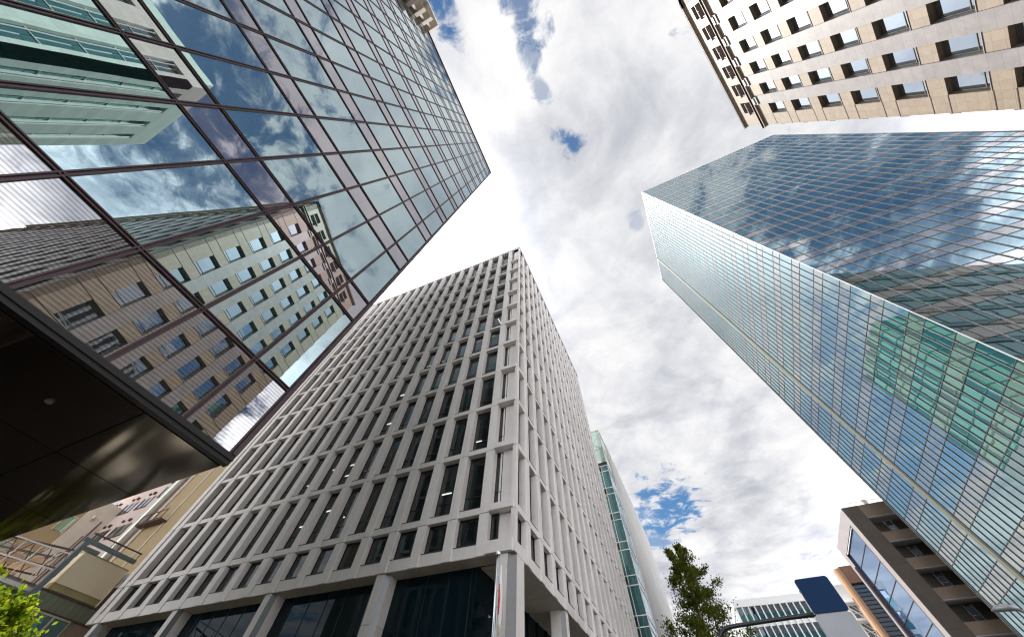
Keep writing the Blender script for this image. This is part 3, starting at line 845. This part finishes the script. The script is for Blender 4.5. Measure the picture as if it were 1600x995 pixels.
part('body', MB().box(FW, .05, 26, -14, -.4, -1.4, 37.69), 'pale_grey_wall', T)
rb = []; wp = []; up = []; bd = []
for k in range(17): rb.append(MB().box(FW, .3 + 1.6 * k - .14, .3 + 1.6 * k + .14, -.35, .3, -1.4, 37.69))
for r in range(9):
    zt = 37.6 - 4.15 * r
    bd.append(MB().box(FW, 0, 26, -.35, .05, zt - 4.1, zt - 3.3))
    for k in range(16):
        a = .46 + 1.6 * k
        up.append(MB().pane(FW, a, a + 1.28, -.2, zt - 1.5, zt, .003)); wp.append(MB().pane(FW, a, a + 1.28, -.2, zt - 3.3, zt - 1.5, .003))
many('rib', rb, 'white_wall', T); many('floor_band', bd, 'white_wall', T); many('window_pane', wp, 'teal_glass', T); many('upper_pane', up, 'small_window', T)

# ------------------------------------------------------------------ 8. old buildings at the lower left
T = thing('pink_building', -70, 20, 'pinkish grey rendered building with small windows and vents beyond the side street', 'building')
part('wall', MB().box(WF, -80, -60.9, 20, 34, -1.4, 44), 'pink_wall', T)
wq = []; vt = []
for x0, z0, w in ((-75.3, 24.7, 2.6), (-71.2, 24.7, 2.4), (-70.9, 20.7, 3.3), (-79.5, 24.7, 2.2), (-71.2, 29.0, 2.4), (-75.3, 29.0, 2.6), (-67.6, 25.8, 2.2), (-75.3, 17.0, 3), (-70.7, 16.6, 3.2), (-75.2, 20.7, 2.8), (-67.5, 30, 2.4)):
    wq.append((MB().pane(Fr((x0, 19.97), (1, 0)), 0, w, 0, z0, z0 + 1.5),
               MB().box(WF, x0 - .1, x0 + w + .1, 19.86, 19.99, z0 - .12, z0 - .02).box(WF, x0 - .1, x0, 19.9, 19.99, z0, z0 + 1.5).box(WF, x0 + w, x0 + w + .1, 19.9, 19.99, z0, z0 + 1.5).box(WF, x0 + w * .5 - .03, x0 + w * .5 + .03, 19.92, 19.96, z0, z0 + 1.5)))
    vt.append(MB().box(WF, x0 + w * .6, x0 + w * .6 + .35, 19.7, 19.99, z0 + 1.9, z0 + 2.2))
    vt.append(MB().box(WF, x0 + w * .1, x0 + w * .1 + .3, 19.75, 19.99, z0 + 2.0, z0 + 2.25))
many('window_pane', wq, 'small_window', T, ('window_frame', 'steel_rust')); many('vent', vt, 'steel_rust', T)
pp = MB().tube([(-63.7, 19.45, 5), (-63.7, 19.45, 44 + EYE)], .42, 14)
for z in range(8, 44, 3): pp.tube([(-63.7, 19.45, z), (-63.7, 19.45, z + .12)], .47, 14)
part('duct', pp, 'duct', T)
part('downpipe', MB().tube([(-61.9, 19.8, 5), (-61.9, 19.8, 22 + EYE), (-61.3, 19.8, 23 + EYE)], .10, 8).box(WF, -61.9, -61.5, 19.6, 19.9, 21.6, 22.6), 'pale_trim', T)
T = thing('ochre_building', -60, 20, 'mustard ochre wall building squeezed between the pink one and the precast office', 'building')
part('wall', MB().box(WF, -60.85, -48, 19.6, 33, -1.4, 46), 'ochre_wall', T)
part('wall_trim', MB().box(WF, -57.0, -56.8, 19.48, 19.59, 12, 46).box(WF, -60.9, -60.7, 19.4, 19.59, 5, 46), 'pale_trim', T)
bk = MB()
for z in (20.2, 21.2): bk.tube([(-61.5, 18.7, z + EYE), (-56.6, 18.7, z + EYE)], .06, 6)
for x in (-61.4, -59.8, -58.2, -56.7): bk.tube([(x, 18.7, 20.2 + EYE), (x, 18.7, 21.2 + EYE)], .05, 6)
bk.box(WF, -61.5, -56.6, 18.7, 19.59, 20.0, 20.15)
part('balcony_rail', bk, 'steel_rust', T)
T = thing('olive_building', -76, 14, 'olive brown building side with pale green shaded windows under the dark overhang', 'building')
part('wall', MB().box(WF, -92, -75.8, 4, 19.98, -1.4, 24.2), 'ochre_wall', T)
part('parapet', MB().box(WF, -92, -75.6, 17.0, 19.99, 24.21, 25.6).box(WF, -75.79, -75.5, 17, 19.99, 6, 24.2), 'pale_trim', T)
wq = []
for y0, z0 in ((15.6, 20.9), (17.9, 21.0), (13.0, 20.9), (15.6, 16.6), (13, 16.6), (17.9, 16.8)):
    Fq = Fr((-75.76, y0), (0, 1)); Fq.n = Vector((1, 0, 0))
    wq.append((MB().pane(Fq, 0, 1.15, 0, z0, z0 + 1.8), MB().box(Fq, -.08, 0, -.03, .08, z0 - .08, z0 + 1.88).box(Fq, 1.15, 1.23, -.03, .08, z0 - .08, z0 + 1.88).box(Fq, -.08, 1.23, -.03, .09, z0 + 1.81, z0 + 1.9)))
many('window_pane', wq, 'green_shade', T, ('window_frame', 'pale_trim'))
part('wall_lamp', MB().box(WF, -75.79, -75.4, 17.9, 18.1, 23.0, 23.5).tube([(-75.3, 18, 23.2 + EYE), (-75.3, 18, 23.6 + EYE)], .18, 8), 'pale_trim', T)
part('service_pipe', MB().tube([(-75.5, 19.2, 5), (-75.5, 19.2, 25)], .09, 8).tube([(-75.5, 18.9, 5), (-75.5, 18.9, 23)], .06, 8), 'steel_rust', T)

T = thing('low_building', -42, 11, 'low building with greenish metal cladding and cream framed windows, bottom left', 'building')
FQ = Fr((-42, 0), (0, 1)); FQ.n = Vector((1, 0, 0))
part('wall', MB().box(WF, -56, -42.12, 3, 18, -1.4, 8.85).box(FQ, 3, 18, -.1, 0, -1.4, 5.3).box(FQ, 14.45, 18, -.1, 0, 5.31, 8.0), 'brown_tan', T)
part('cladding', MB().box(FQ, 3, 18, -.1, .03, 8.05, 8.82), 'green_cladding', T)
part('cladding_trim', MB().box(FQ, 3, 18, -.1, .10, 8.83, 8.92).box(FQ, 3, 18, -.1, .08, 7.96, 8.04), 'steel_rust', T)
wq = []
for a, b in ((11.3, 12.25), (12.25, 13.3), (13.3, 14.4), (8.1, 9.6), (9.6, 11.2), (5, 6.5), (6.5, 8)):
    wq.append((MB().pane(FQ, a + .05, b - .05, -.04, 5.4, 7.88, .003), MB().box(FQ, a, b, -.08, .05, 7.86, 7.95).box(FQ, a, a + .06, -.08, .05, 5.3, 7.86).box(FQ, b - .05, b, -.08, .05, 5.3, 7.86).box(FQ, a + .06, b - .05, -.08, .04, 5.31, 5.4)))
many('window_pane', wq, 'teal_glass', T, ('window_frame', 'cream_frame'))
part('eaves_canopy', MB().box(WF, -44, -41.3, 4, 11.2, 8.4, 8.6).box(WF, -45, -41.0, 4, 10.6, 6.3, 6.45), 'steel_white', T)
T = thing('billboard', -42, 13.2, 'cream panelled billboard back standing on the low building roof', 'billboard', z=8.9)
part('board', MB().box(WF, -42.7, -41.9, 11.5, 14.95, 9.32, 11.2), 'cream_panel', T)
part('lower_trim', MB().box(WF, -42.68, -41.93, 11.52, 14.93, 8.95, 9.31), 'olive_panel', T)
part('top_trim', MB().box(WF, -42.72, -41.88, 11.48, 14.97, 11.21, 11.27), 'olive_panel', T)
lg = [MB().box(WF, -42.6, -42.45, y, y + .15, 8.6, 8.94) for y in (11.8, 13.1, 14.5)]
many('leg', lg, 'steel_green', T)
T = thing('steel_mast', -40.6, 10.65, 'grey green steel mast with crossbeam rising beside the billboard', 'mast')
part('post', MB().box(WF, -40.75, -40.45, 10.55, 10.85, -1.4, 11.3).box(WF, -40.80, -40.40, 10.5, 10.9, 8.0, 8.25), 'steel_green', T)
part('crossbeam', MB().box(WF, -40.70, -40.50, 10.4, 14.4, 11.31, 11.55).box(WF, -40.75, -40.45, 10.86, 11.9, 10.9, 11.1), 'steel_green', T)
part('crossbeam_rail', MB().tube([(-40.6, 10.6, 11.9 + EYE), (-40.6, 14.4, 12.0 + EYE)], .05, 6).tube([(-40.6, 12.2, 11.5 + EYE), (-40.6, 12.2, 12 + EYE)], .03, 6).tube([(-40.6, 14.3, 11.5 + EYE), (-40.6, 14.3, 12 + EYE)], .03, 6), 'steel_rust', T)
T = thing('roof_truss', -48, 9, 'tangle of steel trusses and rails on the roof behind the billboard', 'steel frame', z=8.9)
tr = MB()
for (y, z, x) in ((0, 0, -44), (0, 0, -47), (0, 0, -50)):
    tr.tube([(x, 3, 10.2 + EYE), (x, 11.5, 11.6 + EYE)], .07, 6); tr.tube([(x, 3, 9.4 + EYE), (x, 11.5, 10.4 + EYE)], .06, 6)
    for k in range(8):
        yy = 3.3 + k * 1.05; t = (yy - 3) / 8.5
        tr.tube([(x, yy, 9.4 + t + EYE), (x, yy + .5, 10.3 + t * 1.4 + EYE)], .035, 5)
        tr.tube([(x, yy + .5, 10.3 + t * 1.4 + EYE), (x, yy + 1.0, 9.5 + t + EYE)], .035, 5)
for k in range(8):
    yy = 3.5 + k * 1.1; t = (yy - 3) / 8.5
    tr.tube([(-44, yy, 10.25 + t * 1.4 + EYE), (-50, yy, 10.25 + t * 1.4 + EYE)], .045, 5)
part('truss', tr, 'steel_rust', T)
rl = MB()
for z in (9.9, 10.9): rl.tube([(-42.2, 3, z - .6 + EYE), (-42.2, 11.3, z + EYE)], .045, 6)
for k in range(9): rl.tube([(-42.2, 3.2 + k, 8.9 + EYE), (-42.2, 3.2 + k, 10.3 + k * .07 + EYE)], .03, 5)
part('hand_rail', rl, 'steel_white', T)
part('roof_sheet', (lambda m: [m.box(WF, -49.5, -44.5, 3.5 + k * 1.3, 4.5 + k * 1.3, 9.7 + k * .2, 9.76 + k * .2) for k in range(6)] and m)(MB()), 'pale_trim', T)
T = thing('air_conditioner', -42, 15.6, 'small white and blue unit at the right end of the billboard', 'air conditioner', z=9)
part('casing', MB().box(WF, -42.6, -41.9, 15.1, 15.9, 10.2, 11.1), 'steel_white', T)
part('cover', MB().tube([(-41.88, 15.5, 10.65 + EYE), (-41.80, 15.5, 10.65 + EYE)], .33, 16), 'light_blue_glass', T)
part('bracket', MB().box(WF, -42.5, -42.0, 15.2, 15.3, 8.9, 10.19).box(WF, -42.5, -42.0, 15.7, 15.8, 8.9, 10.19), 'steel_rust', T)

# ------------------------------------------------------------------ 9. beige block beyond the left glass building
T = thing('beige_block', -5.3, -17.9, 'weathered beige block with balconies showing behind the glass building, top left', 'building')
part('wall', MB().box(WF, -30, -6.6, -48, -19.1, -1.4, 59.4), 'beige_flat', T)
part('side_wall', MB().box(WF, -6.59, -5.35, -48, -20.6, -1.4, 59.4), 'lilac_stone', T)
part('roof_slab', MB().box(WF, -30, -5.25, -48, -17.9, 59.41, 60.2), 'pale_trim', T)
bl = []; wq = []
FK = Fr((-6.6, -19.08), (-1, 0)); FK.n = Vector((0, 1, 0))
for k in range(14):
    z = 56.2 - 3.4 * k
    bl.append(MB().box(WF, -20, -5.4, -19.07, -18.0, z - .2, z).box(WF, -20, -5.4, -18.12, -18.0, z + .01, z + 1.0))
    for q in range(4): wq.append(MB().pane(FK, .4 + q * 3, 2.2 + q * 3, .02, z + .1, z + 2.3))
many('balcony', bl, 'beige_flat', T); many('window_pane', wq, 'small_window', T)
dv = MB()
for k in range(14):
    z = 56.2 - 3.4 * k
    for x in (-6.4, -9.4, -12.4): dv.box(WF, x - .1, x + .1, -19.0, -18.15, z + .01, z + 3.15)
part('balcony_divider', dv, 'pale_trim', T, kind='stuff')

# ------------------------------------------------------------------ 10. white tiled tower behind the camera, seen mirrored in the glass
HG = 57.0
X0 = 39.56 - 13.0; Y0 = -25.3
T = thing('tiled_tower', X0, Y0, 'white tiled tower with vertical window strips, mirrored top left in the glass building', 'building')
FP = Fr((X0, Y0), (0, -1)); FP.n = Vector((-1, 0, 0))
FM = Fr((X0, Y0), (1, 0)); FM.n = Vector((0, 1, 0))
tb = MB(); gl = []; br = []
def strips(F, S, edges):
    cur = 0
    for a, b in edges:
        tb.box(F, cur, a, -.9, 0, -1.4, HG - 3.3); cur = b
        for k in range(14):
            z1 = HG - 3.4 - 3.9 * k
            mid = (a + b) / 2
            for q0, q1 in ((a, mid), (mid, b)):
                gl.append(MB().pane(F, q0 + .03, q1 - .03, -.5, z1 - 2.9, z1, .002))
            gl.append(MB().pane(F, a, b, -.48, z1 - 3.9, z1 - 2.95, .002))
            br.append(MB().box(F, a, b, -.5, -.40, z1 - 2.95, z1 - 2.85).box(F, mid - .04, mid + .04, -.5, -.42, z1 - 2.9, z1))
        br.append(MB().box(F, mid + .3, mid + .38, -.1, .02, -1.4, HG - 3.5))
    tb.box(F, cur, S, -.9, 0, -1.4, HG - 3.3)
strips(FP, 24, ((1.4, 3.1), (4.9, 6.6), (9.0, 11), (13.5, 15.5), (18, 20)))
strips(FM, 17, ((2.0, 3.4), (6.0, 7.4), (10, 11.5), (13.8, 15)))
tb.box(FP, 0, 24, -.9, 0, HG - 3.29, HG).box(FM, .91, 17, -.9, 0, HG - 3.29, HG)
tb.box(WF, X0 + .95, X0 + 16.9, Y0 - 23.9, Y0 - .95, -1.4, HG - .3)
part('tiled_wall', tb, 'white_tile', T)
many('window_pane', gl, 'teal_glass', T); many('glazing_bar', br, 'aluminium', T)

# ------------------------------------------------------------------ invented mint green tower, a hidden stand-in for what the glass tower mirrors
T = thing('mint_stand_in', -21.3, 92.5, 'mint and teal striped stand-in tower hidden up the avenue, mirrored in the glass tower side', 'building')
FX = Fr((-21.3, 92.5), (0, 1)); FX.n = Vector((1, 0, 0)); FY = Fr((-21.3, 92.5), (-1, 0)); FY.n = Vector((0, -1, 0))
g1 = []; g2 = []; g3 = []
for F_, S_ in ((FX, 23.5), (FY, 22)):
    for k in range(22):
        z1 = 88.6 - 4.1 * k
        g3.append(MB().box(F_, 0, S_, -.3, .12, z1 - 4.1, z1 - 3.75))
        for q in range(int(S_ / 3.9)):
            g1.append(MB().pane(F_, q * 3.9 + .1, q * 3.9 + 2.4, 0, z1 - 3.75, z1, .01)); g2.append(MB().pane(F_, q * 3.9 + 2.4, q * 3.9 + 4.0, 0, z1 - 3.75, z1, .01))
many('mint_pane', g1, 'mint_pane', T); many('teal_pane', g2, 'teal_pane', T); many('floor_band', g3, 'teal_band', T)
part('body', MB().box(WF, -45, -21.7, 93, 116, -1.4, 89), 'frame_black', T)

# ------------------------------------------------------------------ 11. street furniture
T = thing('road_sign', .25, 17, 'blank blue sign panel on a curved dark arm at the bottom right', 'road sign')
pts = [(.05, 17, -EYE + .12), (.05, 17, 3.4), (.16, 17, 4.0), (.48, 17, 4.38), (1.05, 17, 4.47), (3.55, 17, 4.53)]
sm = []
P_ = [Vector(p) for p in pts]
for i in range(len(P_) - 1):
    p0 = P_[max(i - 1, 0)]; p1 = P_[i]; p2 = P_[i + 1]; p3 = P_[min(i + 2, len(P_) - 1)]
    if i == 0: sm.append(p1); continue
    for k in range(6):
        t = k / 6
        sm.append(.5 * ((2 * p1) + (p2 - p0) * t + (2 * p0 - 5 * p1 + 4 * p2 - p3) * t * t + (3 * p1 - p0 - 3 * p2 + p3) * t ** 3))
sm.append(P_[-1])
part('arm_pole', MB().tube([(p.x, p.y, p.z + EYE) for p in sm], .062, 12), 'pole_dark', T, True)
def rpanel(x0, x1, z0, z1, y0, y1, r=.08):
    poly = []
    for cx, cz, a0 in ((x1 - r, z1 - r, 0), (x0 + r, z1 - r, 90), (x0 + r, z0 + r, 180), (x1 - r, z0 + r, 270)):
        for k in range(5):
            a = math.radians(a0 + k * 22.5); poly.append((cx + r * math.cos(a), cz + r * math.sin(a)))
    mb = MB(); n = len(poly)
    mb.v = [(x, y0, z + EYE) for x, z in poly] + [(x, y1, z + EYE) for x, z in poly]
    mb.f = [tuple(range(n)), tuple(range(2 * n - 1, n - 1, -1))] + [(k, (k + 1) % n, n + (k + 1) % n, n + k) for k in range(n)]
    return mb
o = part('blue_panel', rpanel(3.47, 4.50, 4.5, 5.44, 16.86, 16.90), 'sign_blue', T)
part('grey_panel', rpanel(3.44, 4.49, 3.4, 4.47, 16.86, 16.90), 'sign_grey', T)
part('panel_rim', rpanel(3.455, 4.515, 4.485, 5.455, 16.901, 16.92, .09), 'lamp_grey', o)
part('panel_bracket', MB().box(WF, 3.45, 4.4, 16.93, 17.0, 4.5, 4.56).box(WF, 3.45, 4.4, 16.93, 17.0, 5.1, 5.15).box(WF, 3.9, 3.96, 16.93, 17.02, 3.6, 5.3), 'lamp_grey', T)

T = thing('flagpole', -6.9, 13.3, 'polished steel flagpole with furled red and white flag before the corner column', 'flagpole')
fx, fy, fz = -6.85, 13.3, 6.42
part('pole', MB().tube([(fx, fy, .12), (fx, fy, fz - .1 + EYE)], .075, 16), 'chrome', T, True)
part('finial', MB().tube([(fx, fy, fz - .1 + EYE), (fx, fy, fz + EYE), (fx, fy, fz + .07 + EYE), (fx, fy, fz + .10 + EYE)], [.085, .10, .09, .02], 16), 'chrome', T, True)
fm = MB()
fm.tube([(fx + .16, fy, 6.0 + EYE), (fx + .20, fy - .02, 5.2 + EYE), (fx + .20, fy, 4.3 + EYE), (fx + .18, fy, 3.9 + EYE)], [.02, .085, .08, .01], 7)
part('flag', fm, 'flag_white', T, True)
part('flag_emblem', MB().tube([(fx + .19, fy - .085, 5.35 + EYE), (fx + .20, fy - .10, 4.9 + EYE), (fx + .19, fy - .085, 4.45 + EYE)], [.02, .035, .02], 6), 'flag_red', T, True)
part('halyard_ring', MB().tube([(fx, fy, 5.2 + EYE), (fx + .16, fy, 5.2 + EYE)], .012, 6).tube([(fx, fy, 4.7 + EYE), (fx + .16, fy, 4.7 + EYE)], .012, 6), 'pole_dark', T)
part('tassel', MB().tube([(fx + .2, fy - .05, 4.2 + EYE), (fx + .22, fy - .06, 3.95 + EYE)], [.015, .03], 6), 'gilt', T)

# ------------------------------------------------------------------ 12. trees
def leafmat(name, cols, trans=.35):
    m = bpy.data.materials.new(name); m.use_nodes = True; t = m.node_tree; t.nodes.clear(); b = NB(t)
    out = b.n('ShaderNodeOutputMaterial'); geo = b.n('ShaderNodeNewGeometry')
    cr = b.n('ShaderNodeValToRGB'); b.put(cr.inputs[0], geo.outputs['Random Per Island'])
    el = cr.color_ramp.elements; el[0].color = cols[0] + (1,); el[1].color = cols[-1] + (1,)
    for i, c in enumerate(cols[1:-1]): e = el.new((i + 1) / (len(cols) - 1)); e.color = c + (1,)
    d = b.n('ShaderNodeBsdfDiffuse'); tr = b.n('ShaderNodeBsdfTranslucent'); mx = b.n('ShaderNodeMixShader'); mx.inputs[0].default_value = trans
    b.put(d.inputs[0], cr.outputs[0]); b.put(tr.inputs[0], cr.outputs[0])
    t.links.new(d.outputs[0], mx.inputs[1]); t.links.new(tr.outputs[0], mx.inputs[2]); t.links.new(mx.outputs[0], out.inputs[0]); MT[name] = m
leafmat('autumn_leaf', [(.045, .095, .012), (.08, .15, .018), (.14, .20, .025), (.18, .19, .03), (.24, .13, .04)], .45)
leafmat('bright_leaf', [(.14, .25, .015), (.26, .36, .02), (.42, .46, .03)], .5)
def tree(x, y, h, cb, rad, label, leaf, n=5200, size=.085, cone=True, seed=1, group=None, lean=(0, 0)):
    r = random.Random(seed)
    T = thing('street_tree', x, y, label, 'tree', group)
    tp = [(x + lean[0] * t + .05 * math.sin(5 * t), y + lean[1] * t, .1 + (h - .3) * t) for t in [i / 9 for i in range(10)]]
    tk = MB().tube(tp, [.16 * (1 - .88 * i / 9) for i in range(10)], 9)
    part('trunk', tk, 'bark', T, True)
    lm = MB(); cr = MB()
    nb = 46; tips = []
    for k in range(nb):
        t = cb / h + (1 - cb / h) * ((k + .5) / nb) ** .9
        z = .1 + (h - .3) * t; q = (z - cb) / (h - cb)
        R = rad * ((1 - q) ** .75 if cone else math.sin(math.pi * min(1, q * .85 + .15))) * r.uniform(.7, 1.15) + .12
        a = k * 2.4 + r.uniform(-.4, .4); up = r.uniform(.25, .75)
        p0 = Vector((x + lean[0] * t, y + lean[1] * t, z)); p1 = p0 + Vector((math.cos(a) * R * .55, math.sin(a) * R * .55, R * up * .45)); p2 = p0 + Vector((math.cos(a) * R, math.sin(a) * R, R * up + .1))
        lm.tube([p0, p1, p2], [.03 * (1.2 - q), .018, .006], 5, False)
        tips.append((p0, p1, p2, R))
        for j in range(3):
            s0 = p0.lerp(p2, r.uniform(.35, .9)); s1 = s0 + Vector((r.uniform(-1, 1), r.uniform(-1, 1), r.uniform(0, .9))) * R * .42
            lm.tube([s0, s1], [.008, .003], 4, False); tips.append((s0, s0.lerp(s1, .5), s1, R * .6))
    part('limbs', lm, 'bark', T)
    for i in range(n):
        p0, p1, p2, R = tips[r.randrange(len(tips))]
        t = r.random() ** .6
        c = p0.lerp(p1, t * 2) if t < .5 else p1.lerp(p2, t * 2 - 1)
        if (c - p0).length < .1: continue
        c = c + Vector((r.gauss(0, 1), r.gauss(0, 1), r.gauss(0, 1))) * (.055 + R * .075)
        a = Vector((r.gauss(0, 1), r.gauss(0, 1), r.gauss(0, 1))).normalized(); b = a.cross(Vector((r.gauss(0, 1), r.gauss(0, 1), r.gauss(0, 1)))).normalized()
        s = size * r.uniform(.6, 1.25)
        cr.face([c - a * s * .5, c - b * s * .38 + a * s * .05, c + a * s * .55, c + b * s * .38 + a * s * .05])
    me = bpy.data.meshes.new('crown'); base = T.location
    me.from_pydata([tuple(Vector(v) - base) for v in cr.v], [], cr.f); me.materials.append(MT[leaf])
    o = bpy.data.objects.new('crown', me); COL.objects.link(o); o.parent = T
    return T
tree(-.35, 24, 11.7, 4.0, 2.7, 'tall green tree with reddish tips beside the concrete wall, bottom centre', 'autumn_leaf', 26000, .105, True, 3, lean=(.30, 0))
tree(-20.2, 5.15, 5.45, 2.0, 1.35, 'bright yellow green street tree at the bottom left corner', 'bright_leaf', 9000, .12, False, 5)
tree(-25.5, 4.2, 6.6, 1.6, 2.6, 'leafy tree on the side street mirrored in the dark soffit, farther one', 'bright_leaf', 9000, .22, False, 8)
tree(-35, 3.8, 8.0, 1.6, 3.2, 'broad leafy tree far along the side street mirrored in the dark soffit', 'bright_leaf', 9000, .28, False, 11)
tree(-18.0, 3.1, 4.3, 1.6, 1.3, 'small leafy tree on the side street mirrored in the dark soffit, nearer one', 'autumn_leaf', 5000, .14, False, 9)
